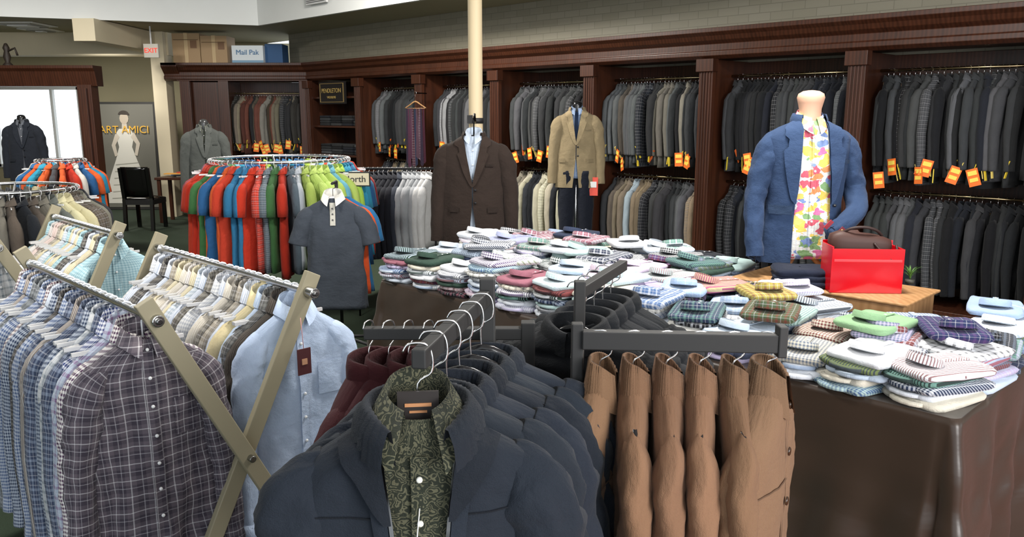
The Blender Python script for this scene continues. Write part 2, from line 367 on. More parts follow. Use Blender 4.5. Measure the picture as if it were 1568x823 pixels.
CORN=[(6.86,2.50),(6.86,2.46),(6.90,2.43),(6.92,2.39),(6.97,2.36),(6.97,2.30),(6.955,2.29),(6.955,2.25),(7.0,2.22),(7.1,2.22),(7.1,2.50)]
mb=MB(); mb.extr(CORN,-11.75,.6)
pil=[-1.35,-2.83,-4.28,-5.75,-7.25,-8.75,-10.2,-11.62,.12]
for a in pil:
    mb.box((a,7.34,1.11),(.07,.74,2.22),WHT,M_WOOD); mb.box((a,6.965,1.11),(.15,.06,2.22),WHT,M_WOOD)
    for k in (-.045,-.015,.015,.045): mb.box((a+k,6.932,1.15),(.014,.014,1.9),WHT,M_WOOD)
    mb.box((a,6.95,2.16),(.19,.1,.12),WHT,M_WOOD); mb.box((a,6.95,.12),(.19,.1,.24),WHT,M_WOOD)
mb.box((-5.7,7.715,1.11),(11.9,.02,2.22),hx('140b08'),M_WOOD); mb.box((-5.7,7.36,2.27),(11.9,.7,.05),WHT,M_WOOD); mb.box((-5.7,7.36,.05),(11.9,.7,.1),WHT,M_WOOD)
for z in (.55,1.05,1.5,1.95): mb.box((-10.92,7.36,z),(1.38,.66,.03),WHT,M_WOOD)
o=mb.build('built_in_wardrobe',bevel=.004); o.matrix_world=W45
mb=MB()
for a0,a1 in ((-1.35,.12),(-2.83,-1.35),(-4.28,-2.83),(-5.75,-4.28),(-7.25,-5.75),(-8.75,-7.25),(-10.2,-8.75)):
    for z in (2.07,1.02): 
        mb.tube([(a0+.04,7.36,z),(a1-.04,7.36,z)],.014,10,I4,hx('a09070'),M_METAL)
o=mb.build('wardrobe_hanging_rods'); o.matrix_world=W45
pals=[dark,mid,dark,mid,dark,mid,dark]; 
for i,(a0,a1) in enumerate(((-2.74,-1.44),(-1.26,0),(-4.18,-2.93),(-5.65,-4.4),(-7.15,-5.87),(-8.65,-7.4),(-10.1,-8.87))):
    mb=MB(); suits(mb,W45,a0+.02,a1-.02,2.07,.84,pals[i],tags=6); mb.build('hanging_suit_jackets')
    mb=MB(); pl=dark if i<3 else tan+dark
    if i==3: pl=pl+[hx('b9c7d6')]
    if i==4: pl=[hx('c9c4ae'),hx('8e8a7a'),hx('2b2d33')]
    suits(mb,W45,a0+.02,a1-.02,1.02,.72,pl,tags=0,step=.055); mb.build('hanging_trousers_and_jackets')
mb=MB()
for z in (.565,1.065,1.515):
    for k in range(4):
        for l in range(4): mb.box((-11.4+k*.32,7.3,z+.02+l*.04),(.27,.38,.036),random.choice(dark),M_SOLID)
o=mb.build('folded_trousers',bevel=.01); o.matrix_world=W45
rs=empty('wall_sign'); mb=MB(); mb.box((-10.92,6.98,2.02),(.72,.03,.34),hx('120d0b'),M_MATTE,W45); 
for z in (-.14,.14): mb.box((-10.92,6.96,2.02+z),(.66,.01,.008),hx('8a7448'),M_MATTE,W45)
for x in (-.325,.325): mb.box((-10.92+x,6.96,2.02),(.008,.01,.28),hx('8a7448'),M_MATTE,W45)
mb.build('sign_board',rs)
text('sign_lettering','PENDLETON',.095,W45@T(-10.92,6.955,2.05),hx('b59a5a'),rs); text('sign_sublettering','WOOLENS',.05,W45@T(-10.92,6.955,1.95),hx('b59a5a'),rs)
WG=T(-4.35,13.2,0)
mb=MB(); CW=[(y-7.0,z) for y,z in CORN]
mb.extr(CW,-1.25,1.2,WG)
mb.extr([(y,z) for y,z in [(-.14,2.5),(-.14,2.44),(0,2.3),(.7,2.3),(.7,2.5)]],-1.25,-1.0,WG)
for x in (-.92,-.3,1.0): mb.box((x,.3,1.11),(.1,.66,2.22),WHT,M_WOOD,WG); mb.box((x,-.03,1.11),(.16,.06,2.22),WHT,M_WOOD,WG)
mb.box((0,.66,1.11),(2.1,.04,2.22),WHT,M_WOOD,WG); mb.box((-.6,.3,1.11),(.6,.5,2.2),WHT,M_WOOD,WG); mb.box((0,.3,2.25),(2.1,.66,.06),WHT,M_WOOD,WG)
mb.tube([(-.28,.28,2.03),(1,.28,2.03)],.014,8,WG,hx('a09070'),M_METAL)
mb.build('corner_wardrobe',bevel=.004)
mb=MB(); suits(mb,WG,-.2,.95,2.03,.86,[hx('6c665a'),hx('8d8a82'),hx('3c3b38'),hx('54493c'),hx('7b7464'),hx('2c2d30'),hx('6a4238')],yr=.3,tags=8,ang=70); mb.build('hanging_suit_jackets')
mb=MB(); 
for x,w,h in ((-5.2,.44,.46),(-4.76,.42,.42)):
    mb.box((x,13.35,2.5+h/2),(w,.4,h),hx('a98c68'),M_MATTE); mb.box((x,13.145,2.5+h/2),(.06,.006,h),hx('c7ad84'),M_MATTE); mb.box((x,13.35,2.5+h+.004),(.06,.4,.006),hx('c7ad84'))
    mb.box((x+.12,13.145,2.56+h/2),(.1,.006,.12),hx('7a5a40')); mb.box((x,13.14,2.5+h-.1),(w*.9,.004,.01),hx('6e563c'))
mb.build('cardboard_box',bevel=.006)
bx=empty('storage_box'); mb=MB(); mb.box((-4.22,13.3,2.635),(.5,.35,.27),hx('dfe6ea')); mb.box((-3.83,13.4,2.65),(.28,.35,.3),hx('27507c')); mb.box((-4.22,13.12,2.52),(.5,.005,.04),hx('7fa3bd')); mb.build('carton',bx,bevel=.006)
text('carton_print','Mail Pak',.11,T(-4.22,13.117,2.66),hx('4c7aa5'),bx)
ex=empty('exit_sign'); mb=MB(); mb.box((-5.47,12.5,2.64),(.22,.05,.2),hx('d8d4c8')); mb.tube([(-5.47,12.5,2.7),(-5.47,12.5,3.0)],.012,8,I4,WHT,M_MATTE); mb.build('housing',ex); text('exit_letters','EXIT',.1,T(-5.47,12.47,2.64),hx('d0301c'),ex,emit=1)
mb=MB(); mb.lathe([(.052,0),(.052,3.6)],28,T(-.27,6.05,0),hx('cbb996')); mb.lathe([(.075,0),(.075,.03),(.055,.04)],28,T(-.27,6.05,0),hx('c9b894'))
mb.lathe([(.052,1.63),(.058,1.63),(.058,1.67),(.052,1.67)],28,T(-.27,6.05,0),BLK); mb.tube([(-.27,5.99,1.65),(-.27,5.92,1.64),(-.27,5.88,1.66),(-.27,5.86,1.70)],.008,8,I4,BLK,M_METAL)
mb.box((-.31,5.98,1.66),(.04,.04,.06),BLK); mb.build('support_pole')
mb=MB()
for x in (-5.98,-8.0): mb.box((x,11.5,1.05),(.2,.2,2.1),WHT,M_WOOD); mb.box((x,11.38,1.05),(.1,.05,2.0),WHT,M_WOOD); mb.box((x,11.48,.1),(.26,.26,.2),WHT,M_WOOD)
mb.extr([(11.34,2.36),(11.34,2.32),(11.38,2.28),(11.40,2.2),(11.43,2.08),(11.6,2.08),(11.6,2.36)],-8.2,-5.8)
mb.build('door_1',bevel=.004)
mb=MB(); mb.lathe([(0,0),(.07,0),(.06,.02),(.03,.05),(.05,.12),(.03,.2),(.045,.24),(.02,.3),(0,.31)],14,T(-7.05,11.48,2.36),hx('2a211a')); mb.tube([(-7.05,11.48,2.55),(-6.93,11.48,2.6),(-6.9,11.48,2.5)],.015,8,I4,hx('2a211a'),M_MATTE); mb.build('figurine')
ps=empty('bridal_poster'); PM=T(-6.88,14.3,0)@RX(-3)
mb=MB(); mb.box((0,.02,.96),(1.12,.04,1.9),hx('2b2a28'),M_MATTE,PM); mb.box((0,-.003,.96),(1.04,.01,1.82),hx('6b6a61'),M_MATTE,PM)
def flat(pts,y,col): mb.poly([(x,y,z) for x,z in pts],PM,col)
gown=[(-.38,.12),(-.4,.3),(-.3,.62),(-.19,.9),(-.12,1.12),(-.17,1.35),(-.1,1.44),(.1,1.44),(.16,1.32),(.11,1.12),(.19,.88),(.3,.6),(.42,.3),(.4,.12)]
flat(gown,-.014,hx('d2d0c6')); flat([(-.05,1.44),(-.04,1.56),(.04,1.56),(.05,1.44)],-.017,hx('c2b9aa'))
flat([(.08*math.cos(t),1.62+.1*math.sin(t)) for t in [i*.52 for i in range(12)]],-.020,hx('b7ab9a')); flat([(.1*math.cos(t),1.68+.08*math.sin(t)) for t in [i*.3 for i in range(11)]],-.023,hx('3a332d'))
flat([(-.16,1.38),(-.25,1.15),(-.2,.95),(-.15,.97),(-.18,1.15),(-.1,1.3)],-.02,hx('c2b9aa')); flat([(.16,1.38),(.26,1.18),(.2,.96),(.15,.98),(.19,1.17),(.1,1.3)],-.02,hx('c2b9aa'))
for k in range(6): flat([(-.3+.02*k,.2+.12*k),(.3-.02*k,.24+.12*k),(.3-.02*k,.25+.12*k),(-.3+.02*k,.215+.12*k)],-.02,hx('a9a79c'))
mb.build('poster_panel',ps); text('poster_title','ART AMICI',.185,PM@T(0,-.04,1.42),hx('d9a83a'),ps)
def chair(x,y,rot):
    mb=MB(); M=T(x,y,0)@RZ(rot); c=hx('0d0c0c')
    for sx in(-.2,.2):
        mb.beam((sx,-.2,0),(sx,-.19,.45),.035,.035,(1,0,0),c,M_GLOSS,M); mb.beam((sx,.24,0),(sx,.2,.5),.035,.035,(1,0,0),c,M_GLOSS,M); mb.beam((sx,.2,.45),(sx,.27,.92),.035,.03,(1,0,0),c,M_GLOSS,M)
    rows=[[(.22*u,.22*v,.45+.04*(1-u**4)*(1-v**4)) for u in [-1,-.8,-.4,0,.4,.8,1]] for v in [-1,-.8,-.4,0,.4,.8,1]]
    mb.grid(rows,M,c,M_GLOSS); mb.box((0,0,.42),(.44,.44,.06),c,M_MATTE,M)
    rows=[[(.2*u,.22+.06*h-.03*(u*u),.5+.44*h) for u in [-1,-.5,0,.5,1]] for h in [0,.3,.6,.9,1]]
    mb.grid(rows,M,c,M_GLOSS); mb.build('dining_chair',solid=.02)
chair(-5.5,11.9,180)
mb=MB(); M=T(-5.3,12.75,0); mb.box((0,0,.7),(.6,.5,.04),WHT,M_WOOD,M)
for a in(-.25,.25):
    for b in(-.2,.2): mb.beam((a,b,0),(a,b,.7),.05,.05,(1,0,0),WHT,M_WOOD,M)
mb.build('side_table',bevel=.004)
mb=MB()
for k in range(5): mb.box((U(-.15,.15),U(-.12,.12),.727+.015*k),(.22,.16,.014),random.choice([hx('b33a2a'),hx('d8d2c0'),hx('4a6a8a'),hx('e0a040')]),M_MATTE,M@RZ(U(-20,20)))
mb.build('magazines')
# ================================================================= DISPLAY TABLE
TM=T(.8175,3.965,0)@W45; HX,HY=1.54,.70
mb=MB()
def rrect(hx_,hy_,r,n=8,m=40):
    out=[]
    cs=[(hx_-r,-hy_+r,-90),(hx_-r,hy_-r,0),(-hx_+r,hy_-r,90),(-hx_+r,-hy_+r,180)]
    for i,(cx,cy,a0) in enumerate(cs):
        for k in range(n+1):
            a=math.radians(a0+90*k/n); out.append((cx+r*math.cos(a),cy+r*math.sin(a),math.cos(a),math.sin(a),1-abs(k/n*2-1)))
        nx_,ny_,na=cs[(i+1)%4]; a=math.radians(a0+90); p=(cx+r*math.cos(a),cy+r*math.sin(a)); q=(nx_+r*math.cos(a),ny_+r*math.sin(a))
        mm=m if i%2 else m//2
        for k in range(1,mm): t=k/mm; out.append((p[0]+(q[0]-p[0])*t,p[1]+(q[1]-p[1])*t,math.cos(a),math.sin(a),0))
    return out
per=rrect(HX,HY,.03,8,130); rows=[]
for i in range(29):
    t=i/28; z=.75-.745*t; row=[];L=0;pv=None
    for (x,y,nx,ny,cn) in per:
        if pv: L+=math.hypot(x-pv[0],y-pv[1])
        pv=(x,y); w=noise.noise(Vector((L*1.8,t*.5,3)))*.05+noise.noise(Vector((L*5+t,t*.8,9)))*.055+.02*math.sin(L*19+2*math.sin(L*3)+t)
        o=t**.8*(.045+w+.10*cn)+.006+t*(1-t)*.05*noise.noise(Vector((L*7+t*5,t*6,1))); row.append((x+nx*o,y+ny*o,max(.004,z)))
    rows.append(row)
top=[[(x*k,y*k,.75) for (x,y,*_) in per] for k in (.05,.5,.97)]+[[(x,y,.748) for (x,y,*_) in per]]
mb.grid(top+rows,TM,WHT,M_SATIN,None,True); mb.build('display_table')
def folded(mb,M,c,c2,mi,w=.115,l=.155,h=.034,collar=True,cc=None):
    n=20; rows=[];uvs=[]; sd=U(0,50)
    for k,(s_,z) in enumerate(((.93,0),(1.0,h*.35),(1.0,h*.7),(.94,h),(.6,h+.003),(.03,h+.004))):
        row=[];uu=[]
        for j in range(n):
            a=2*math.pi*j/n; ca,sa=math.cos(a),math.sin(a); e=.3
            x=w*s_*math.copysign(abs(ca)**e,ca); y=l*s_*math.copysign(abs(sa)**e,sa); f=1+.05*noise.noise(Vector((ca*2+sd,sa*2,k*.5)))
            row.append((x*f,y*f,z+.007*noise.noise(Vector((x*16+sd,y*16,k)))*(1 if k>2 else .5))); uu.append((x,y+z))
        rows.append(row);uvs.append(uu)
    mb.grid(rows,M,c,mi,c2,True,uvs)
    if collar:
        # upright collar ring: inner band darkened as painted shade, with label, folded outer band with two points
        cm=M@T(0,-l*.40,h+.004)@RX(-14)@RZ(180); n=22; ri=[[],[],[]]; ro=[[],[],[]]; ui=[[],[],[]]; uo=[[],[],[]]
        for j in range(n+1):
            a=.14+(2*math.pi-.28)*j/n; f=min(a,2*math.pi-a); pt=.032*math.exp(-(f/.42)**2); hb_=.030-.008*math.exp(-(f/.8)**2)
            for k,(r_,z_) in enumerate(((.052,.0),(.053,hb_*.6),(.056,hb_))):
                ri[k].append((r_*math.sin(a),-r_*.95*math.cos(a),z_)); ui[k].append((a*.055,z_))
            for k,(r_,z_) in enumerate(((.056,hb_),(.060,hb_*.8),(.061+pt*.5,.003))):
                ro[k].append((r_*math.sin(a),-r_*.95*math.cos(a)-(pt if k==2 else 0),z_)); uo[k].append((a*.055,z_))
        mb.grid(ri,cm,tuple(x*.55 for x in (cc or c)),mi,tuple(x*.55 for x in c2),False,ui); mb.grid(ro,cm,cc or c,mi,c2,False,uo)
        mb.lathe([(0,.003),(.052,.003)],16,cm,tuple(x*.2+.02 for x in c),M_MATTE,1,.95); mb.box((0,.046,.014),(.034,.003,.016),(.7,.7,.68),M_MATTE,cm)  # dark disc paints the shade inside the collar opening
        mb.box((0,l*.33,h+.006),(.022,l*.95,.003),c,mi,M,c2)
        for k in range(3): mb.lathe([(0,.002),(.005,.002),(.005,0)],8,M@T(0,.02+k*.04,h+.008),WHT,M_GLOSS)
lights=[hx('eceef2'),hx('e4e6ea'),hx('f0efea'),hx('e8ebf0'),hx('dfe4ec'),hx('c0cfe0'),hx('a2b8d6'),hx('d2dce8'),hx('bcb2d2'),hx('e2ccd0'),hx('dcd6c6'),hx('b4ccca')]
colsx=[hx('2e3a54'),hx('1e1f24'),hx('1e1f24'),hx('55709a'),hx('6d958a'),hx('6f7e50'),hx('9a6472'),hx('34493f'),hx('55406a'),hx('383f52'),hx('7a4040'),hx('6e7a8c'),hx('2a2c33')]
def rshirt(p=.6):
    if R()<p: return random.choice(lights),random.choice(colsx+lights[5:9]+lights[5:9]),random.choice([M_SOLID,M_SOLID,M_STR,M_GING,M_PLAID])
    return random.choice(colsx),random.choice(lights+colsx),random.choice([M_SOLID,M_STR,M_GING,M_PLAID,M_PLAID])
mb=MB()
def stack(lx,ly,n,rot,p,z0=.752):
    z=z0; h=U(.025,.031)
    for k in range(n):
        c,c2,mi=rshirt(p)
        M=TM@T(lx+U(-.02,.02),ly+U(-.02,.02),z)@RZ(rot+U(-8,8))@RY(U(-2,2))
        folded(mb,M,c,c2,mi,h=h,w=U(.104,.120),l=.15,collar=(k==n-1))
        if k<n-1:
            mb.tube([(.055*math.cos(t),-.14-.03*math.sin(t),h*.55) for t in [i*math.pi/6 for i in range(7)]],h*.38,5,M,c,mi,c2)
        z+=h*.94
    return z
for i in range(13):
    for j in range(5):
        lx=-1.42+i*.2365+U(-.015,.015); ly=(-.545,-.265,.01,.285,.555)[j]+U(-.015,.015)
        if .03<lx<1.2 and ly>.16: continue
        t=(lx+1.4)/2.8; n=int(round(U(5.5,8.5)-2.8*t)); n=max(3,n)
        z=stack(lx,ly,n,U(-14,14)+(U(-35,35) if t>.55 else 0),.78-.25*t)
for k in range(22):
    lx=U(-1.3,1.35); ly=U(-.5,.55)
    if .0<lx<1.25 and ly>.1: continue
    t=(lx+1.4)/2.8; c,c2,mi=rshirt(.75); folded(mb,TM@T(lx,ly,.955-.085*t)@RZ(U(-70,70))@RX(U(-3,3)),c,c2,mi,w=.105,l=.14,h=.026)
for lx,ly,c,c2,mi,rot in ((.75,-.42,hx('4a5a40'),hx('7a3a34'),M_PLAID,20),(1.12,-.3,hx('8fb48a'),hx('8ec08c'),M_SOLID,-10),(1.36,-.2,hx('2a3358'),hx('5c4272'),M_PLAID,30),(.32,-.12,hx('a8607a'),hx('c8c090'),M_STR,-30),(-.25,.4,hx('1a1c20'),hx('c9cbce'),M_GING,0),(.55,-.1,hx('a89a4a'),hx('6a2a44'),M_PLAID,50)):
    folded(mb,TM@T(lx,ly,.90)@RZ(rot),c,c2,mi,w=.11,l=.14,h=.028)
mb.build('folded_dress_shirts')
mb=MB(); mb.box((.60,.50,.805),(.84,.40,.11),hx('b08a5e'),M_LWOOD,TM); mb.box((.60,.50,.863),(.88,.44,.012),hx('b08a5e'),M_LWOOD,TM); mb.build('wooden_display_board',bevel=.004)
mb=MB(); RM=T(1.67,3.74,.87)@RZ(-4); rd=hx('c8101c')
for (c,s_) in (((0,-.075,.105),(.33,.008,.21)),((0,.075,.115),(.33,.008,.23)),((-.161,0,.11),(.008,.15,.22)),((.161,0,.105),(.008,.15,.21)),((0,0,.005),(.33,.15,.01))): mb.box(c,s_,rd,M_GLOSS,RM)
mb.box((0,-.081,.155),(.31,.003,.012),hx('ff4a50'),M_GLOSS,RM); mb.build('red_gift_box',bevel=.004)
mb=MB(); BM=RM@T(-.01,.02,.13); rows=[]
for s_,z in ((.85,0),(1.0,.06),(1.0,.1),(.96,.125),(.7,.14),(.1,.145)):
    rows.append([(.145*s_*math.copysign(abs(math.cos(a))**.5,math.cos(a)),.05*s_*math.copysign(abs(math.sin(a))**.6,math.sin(a)),z-.012*math.cos(a)) for a in [i*2*math.pi/28 for i in range(28)]])
mb.grid(rows,BM,hx('3d2119'),M_MATTE,None,True)
mb.tube(catmull([(-.1,0,.13),(-.06,-.03,.165),(.0,-.04,.175),(.06,-.03,.16),(.1,0,.13)],5),.007,8,BM,hx('2a1510'),M_MATTE); mb.tube(catmull([(.05,-.05,.1),(.09,-.09,.05),(.15,-.085,.02),(.16,-.03,.09)],5),.006,8,BM,hx('2a1510'),M_MATTE)
mb.build('leather_bag')
mb=MB()
for k in range(3):
    M=T(1.42,3.86,.87+k*.028)@RZ(-20+6*k); folded(mb,M,hx('1b2233'),hx('2a3550'),M_SOLID,w=.13,l=.1,h=.03,collar=False)
mb.build('folded_jeans')
mb=MB(); PL=T(1.98,3.88,.87)
mb.lathe([(0,0),(.02,0),(.022,.02),(0,.022)],14,PL,hx('3a3a32'))
for k in range(60):
    a=U(0,6.28); r=U(.02,.06); h=U(.04,.09); w=.003; c=jit(hx('5c8a3c'),.6,1.2); ca,sa=math.cos(a),math.sin(a)
    rows=[[(ca*r*t*t-sa*w*s_*(1-t),sa*r*t*t+ca*w*s_*(1-t),.02+h*t*(1.3-.5*t)) for s_ in(-1,1)] for t in (0,.35,.7,1)]
    mb.grid(rows,PL,c,M_MATTE)
mb.build('grass_sprig')
# ================================================================= BLAZER BUST
BB=T(1.52,4.14,1.665)@RZ(4); ms=empty('blazer_mannequin'); bl=hx('2e4160'); bl2=hx('2a3b54')
mb=MB(); mb.lathe([(.05,-.05),(.054,.02),(.055,.06),(.062,.09),(.068,.115),(.062,.135),(.04,.148),(.015,.152),(0,.153)],30,BB,hx('d2a58a'),M_MATTE); mb.build('neck',ms)
PBB=[(0,.066,.06),(.015,.09,.07),(.035,.14,.08),(.06,.185,.086),(.09,.215,.088),(.15,.215,.1),(.25,.198,.112),(.42,.185,.108),(.75,.222,.125)]
g=Gar(BB,.205,.70,.88,.003,3,body=PBB); mb=MB(); g.torso(mb,WHT,M_FLOR,None,64,40); g.collar(mb,WHT,M_FLOR,None,.064,.045,.01,.06,.2,24)
g.patch(mb,lambda d:-.014,lambda d:.014,.03,.68,.006,WHT,M_FLOR,None,40); g.buttons(mb,0,[.08+.085*k for k in range(7)],.006,WHT,.01); mb.build('floral_shirt',ms)
g=Gar(BB@T(0,.004,.006),.236,.73,1.08,.006,5,nf=3,body=PBB); mb=MB()
op=lambda d: .062+.02*math.sin(min(1,d/.7)*3.0)+ (.04*max(0,(d-.35)/.4))
g.torso(mb,bl,M_SOLID,bl2,72,44,op=op); g.lapel(mb,tuple(x*1.12 for x in bl),M_SOLID,op,.42,.085,.014,bl2)
g.sleeves(mb,bl,M_SOLID,bl2,flat=.9,paths=[
 [(-.14,0,-.075,.03),(-.178,0,-.105,.05),(-.208,0,-.16,.06),(-.235,-.005,-.26,.06),(-.262,-.01,-.40,.054),(-.275,-.05,-.56,.047),(-.273,-.08,-.68,.043),(-.273,-.082,-.69,.042)],
 [(.14,0,-.075,.03),(.178,0,-.105,.05),(.21,0,-.16,.061),(.242,0,-.26,.061),(.262,-.01,-.36,.058),(.25,-.08,-.45,.055),(.17,-.145,-.51,.05),(.09,-.165,-.565,.045),(.085,-.166,-.57,.044)]],seg=28,n=8,wr=.2)
g.stand(mb,bl,M_SOLID,.07,.035,.75,.02,24,.006,frontdrop=.0)
g.patch(mb,lambda d:-.19,lambda d:-.10,.43,.475,.012,bl2,M_SOLID,None,4,6); g.patch(mb,lambda d:.13,lambda d:.19,.2,.22,.010,bl2,M_SOLID,None,3,4)
g.buttons(mb,op(.45)+.015,[.43,.53],.008,BLK,.012)
M=BB@T(.12,-.222,-.545)@RY(40)@RX(8); mb.box((0,0,0),(.06,.004,.03),hx('7a2a3a'),M_MATTE,M); mb.box((0,-.003,0),(.045,.003,.008),hx('d8c070'),M_MATTE,M); mb.box((-.07,.04,-.02),(.02,.006,.05),hx('9a2a38'),M_MATTE,M)
mb.build('blue_blazer',ms)
mb=MB(); mb.tube([(1.52,4.14,.98),(1.52,4.14,1.05)],.03,16,I4,WHT,M_LWOOD); mb.lathe([(0,.98),(.09,.985),(.1,1.0),(.1,1.02),(0,1.03)],24,T(1.52,4.14,0),WHT,M_LWOOD)
for k in range(3):
    a=math.radians(-145+120*k); c=catmull([(0,0,1.0),(.05,0,.97),(.1,0,.925),(.155,0,.888),(.2,0,.881)],5)
    mb.tube([(1.52+p[0]*math.cos(a),4.14+p[0]*math.sin(a),p[2]) for p in c],.014,8,I4,WHT,M_LWOOD)
mb.build('wooden_tripod_base',ms)
# ================================================================= other dressed forms
def dressed(name,M,jc,jmi,jc2,shirt,smi,s2,L=.78,w=.225,th=1.0,neck=None,pants=None,tie=None,opw=.05,stand=True,tag=None):
    e=empty(name); g=Gar(M,w*.84,L-.1,th*.72,.002); mb=MB(); g.torso(mb,shirt,smi,s2,36,20); g.collar(mb,shirt,smi,s2,.056,.045,.01,.05,.22,18)
    if tie: g.patch(mb,lambda d:-.012-.03*d,lambda d:.012+.03*d,.02,.5,.014,tie,M_SOLID,None,14)
    g.buttons(mb,0,[.1,.2,.3],.005,WHT,.008); mb.build('shirt',e)
    g=Gar(M@T(0,0,.005),w,L,th,.008,nf=3); mb=MB(); op=lambda d:max(.004,opw*(1-d/.36))+max(0,(d-.5)*.10)
    g.torso(mb,jc,jmi,jc2,44,26,op=op); g.lapel(mb,tuple(x*1.2 for x in jc),jmi,op,.36,.07,.013,jc2); g.sleeves(mb,jc,jmi,jc2,.6,.062,16,5,.16)
    g.stand(mb,jc,jmi,.066,.03,.8,.02,18,.006,frontdrop=0,col2=jc2); g.buttons(mb,.02,[.38,.47],.009,BLK,.012)
    for sg in(-1,1): g.patch(mb,lambda d:sg*.10,lambda d:sg*.17,.5,.54,.010,tuple(x*.8 for x in jc),jmi,jc2,3,5)
    g.patch(mb,lambda d:.09,lambda d:.14,.2,.215,.01,tuple(x*.7 for x in jc),jmi,jc2,2,4)
    mb.build('jacket',e)
    mb=MB()
    if neck: mb.lathe([(.045,-.04),(.05,.04),(.048,.07),(.03,.085),(0,.09)],20,M,neck,M_GLOSS)
    z=M.translation.z
    if stand:
        mb.tube([(0,0,-L*.5),(0,0,-z+.02)],.016,10,M,CHR,M_METAL); mb.lathe([(0,-z),(.16,-z),(.16,-z+.015),(.03,-z+.03),(0,-z+.03)],26,M,hx('222222'),M_MATTE)
    if tag: mb.box((.18,-.06,-L+.02),(.1,.005,.19),hx('ea5a4a'),M_MATTE,M); mb.box((.18,-.065,-L+.04),(.07,.003,.06),WHT,M_MATTE,M)
    if len(mb.v): mb.build('stand_parts',e)
    if pants:
        mb=MB()
        for sg in(-1,1):
            c=catmull([(sg*.09,0,-L+.18,.095),(sg*.095,0,-L-.1,.095),(sg*.10,0,-L-.4,.075),(sg*.1,0,max(-L-.85,-z+.06),.065)],6)
            mb.tube([p[:3] for p in c],[p[3] for p in c],16,M,pants,M_SOLID,None,.8,wr=.08)
        mb.build('trousers',e)
    return e
dressed('brown_suit_on_hanger',T(-.27,5.72,1.545)@RZ(-6),hx('2f2520'),M_SOLID,hx('3a2e28'),hx('b7c6da'),M_STR,hx('cfd8e2'),L=.80,w=.255,th=1.1,stand=False,pants=hx('241c19'),opw=.07)
mb=MB(); M=T(-.27,5.72,1.545)@RZ(-6); hanger(mb,M,.2,BLK); mb.tube([(-.27,5.72,1.55),(-.27,5.73,1.66),(-.27,5.78,1.70),(-.27,5.84,1.69)],.005,8,I4,BLK,M_METAL); mb.build('suit_hanger')
dressed('beige_blazer_mannequin',T(.67,8.35,1.74)@RZ(-8),hx('968668'),M_SOLID,hx('7c6b50'),hx('b9cadf'),M_GING,hx('4a6aa0'),L=.80,w=.23,neck=BLK,pants=hx('1b1f2a'),tag=1,tie=hx('20304a'),opw=.055)
dressed('grey_vest_mannequin',T(-3.62,9.5,1.55)@RZ(14),hx('505350'),M_SOLID,hx('6a6d66'),hx('3c4038'),M_PLAID,hx('777b6a'),L=.75,w=.23,neck=hx('3a3a3a'),opw=.03)
dressed('dark_suit_mannequin',T(-6.6,10.9,1.6)@RZ(10),hx('20242c'),M_SOLID,None,hx('5a5e66'),M_SOLID,None,L=.8,neck=BLK)
e=empty('polo_shirt_on_stand'); M=T(-1.26,5.6,1.12)@RZ(4); g=Gar(M,.235,.80,.8,.012,9,nf=4); mb=MB(); pc=hx('40464f')
g.torso(mb,pc,M_SOLID,None,44,30); g.sleeves(mb,pc,M_SOLID,None,seg=18,n=6,wr=.1,paths=[[(s*.13,0,-.085,.03),(s*.17,0,-.115,.056),(s*.205,0,-.17,.066),(s*.235,0,-.25,.068),(s*.255,0,-.33,.07)] for s in(-1,1)])
g.collar(mb,hx('e4e2da'),M_SOLID,None,.064,.045,.01,.05,.3,20); g.patch(mb,lambda d:-.018,lambda d:.018,.03,.19,.007,hx('c9c6bb'),M_SOLID,None,8); g.buttons(mb,0,[.07,.11,.15],.006,hx('555555'),.011)
mb.build('polo',e); mb=MB(); hanger(mb,M,.19,WHT); hook(mb,M,.1,0,BLK)
for k,c in ((1,hx('d8562a')),(2,hx('2a6a9a'))):
    M2=M@T(.02*k,.07*k,-.01); g=Gar(M2,.22,.7,.5,.01); g.torso(mb,c,M_SOLID,None,20,14); g.sleeves(mb,c,M_SOLID,None,seg=10,n=3,paths=[[(s*.13,0,-.085,.03),(s*.17,0,-.115,.05),(s*.2,0,-.17,.06),(s*.235,0,-.33,.062)] for s in(-1,1)])
mb.tube([(.0,.18,.1),(0,.18,-1.1)],.012,8,M,BLK,M_MATTE); mb.tube([(0,-.02,.1),(0,.18,.1)],.01,8,M,BLK,M_MATTE)
for a in (30,150,-30,-150): mb.tube([(0,.18,-1.06),(.28*math.cos(math.radians(a)),.18+.28*math.sin(math.radians(a)),-1.105)],.012,8,M,BLK,M_MATTE)
mb.build('stand',e)
e=empty('ties_on_hanger'); M=T(-1.28,10.78,1.86)@RZ(-30); mb=MB(); hanger(mb,M,.17,hx('a86f3a'),M_LWOOD); mb.tube([(-.15,0,-.09),(.15,0,-.09)],.006,8,M,hx('a86f3a'),M_LWOOD); hook(mb,M,.13,0)
mb.tube([(0,0,.11),(0,.25,.11)],.008,8,M,BLK,M_METAL)
for k in range(9):
    x=-.135+k*.034; c=random.choice([hx('3a1826'),hx('2a2030'),hx('452638'),hx('1c2238'),hx('4a3440'),hx('201818')]); c2=tuple(min(1,v*1.5+.01) for v in c); l=U(.62,.78)
    rows=[[(x+s_*(.012+.016*t),-.014-.006*(k%2),-.09-l*t) for s_ in(-1,0,1)] for t in [i/8 for i in range(9)]]+[[(x,-.014,-.09-l-.03)]*3]
    mb.grid(rows,M,c,random.choice([M_STR,M_PLAID,M_SOLID,M_SOLID]),c2)
mb.build('ties',e)
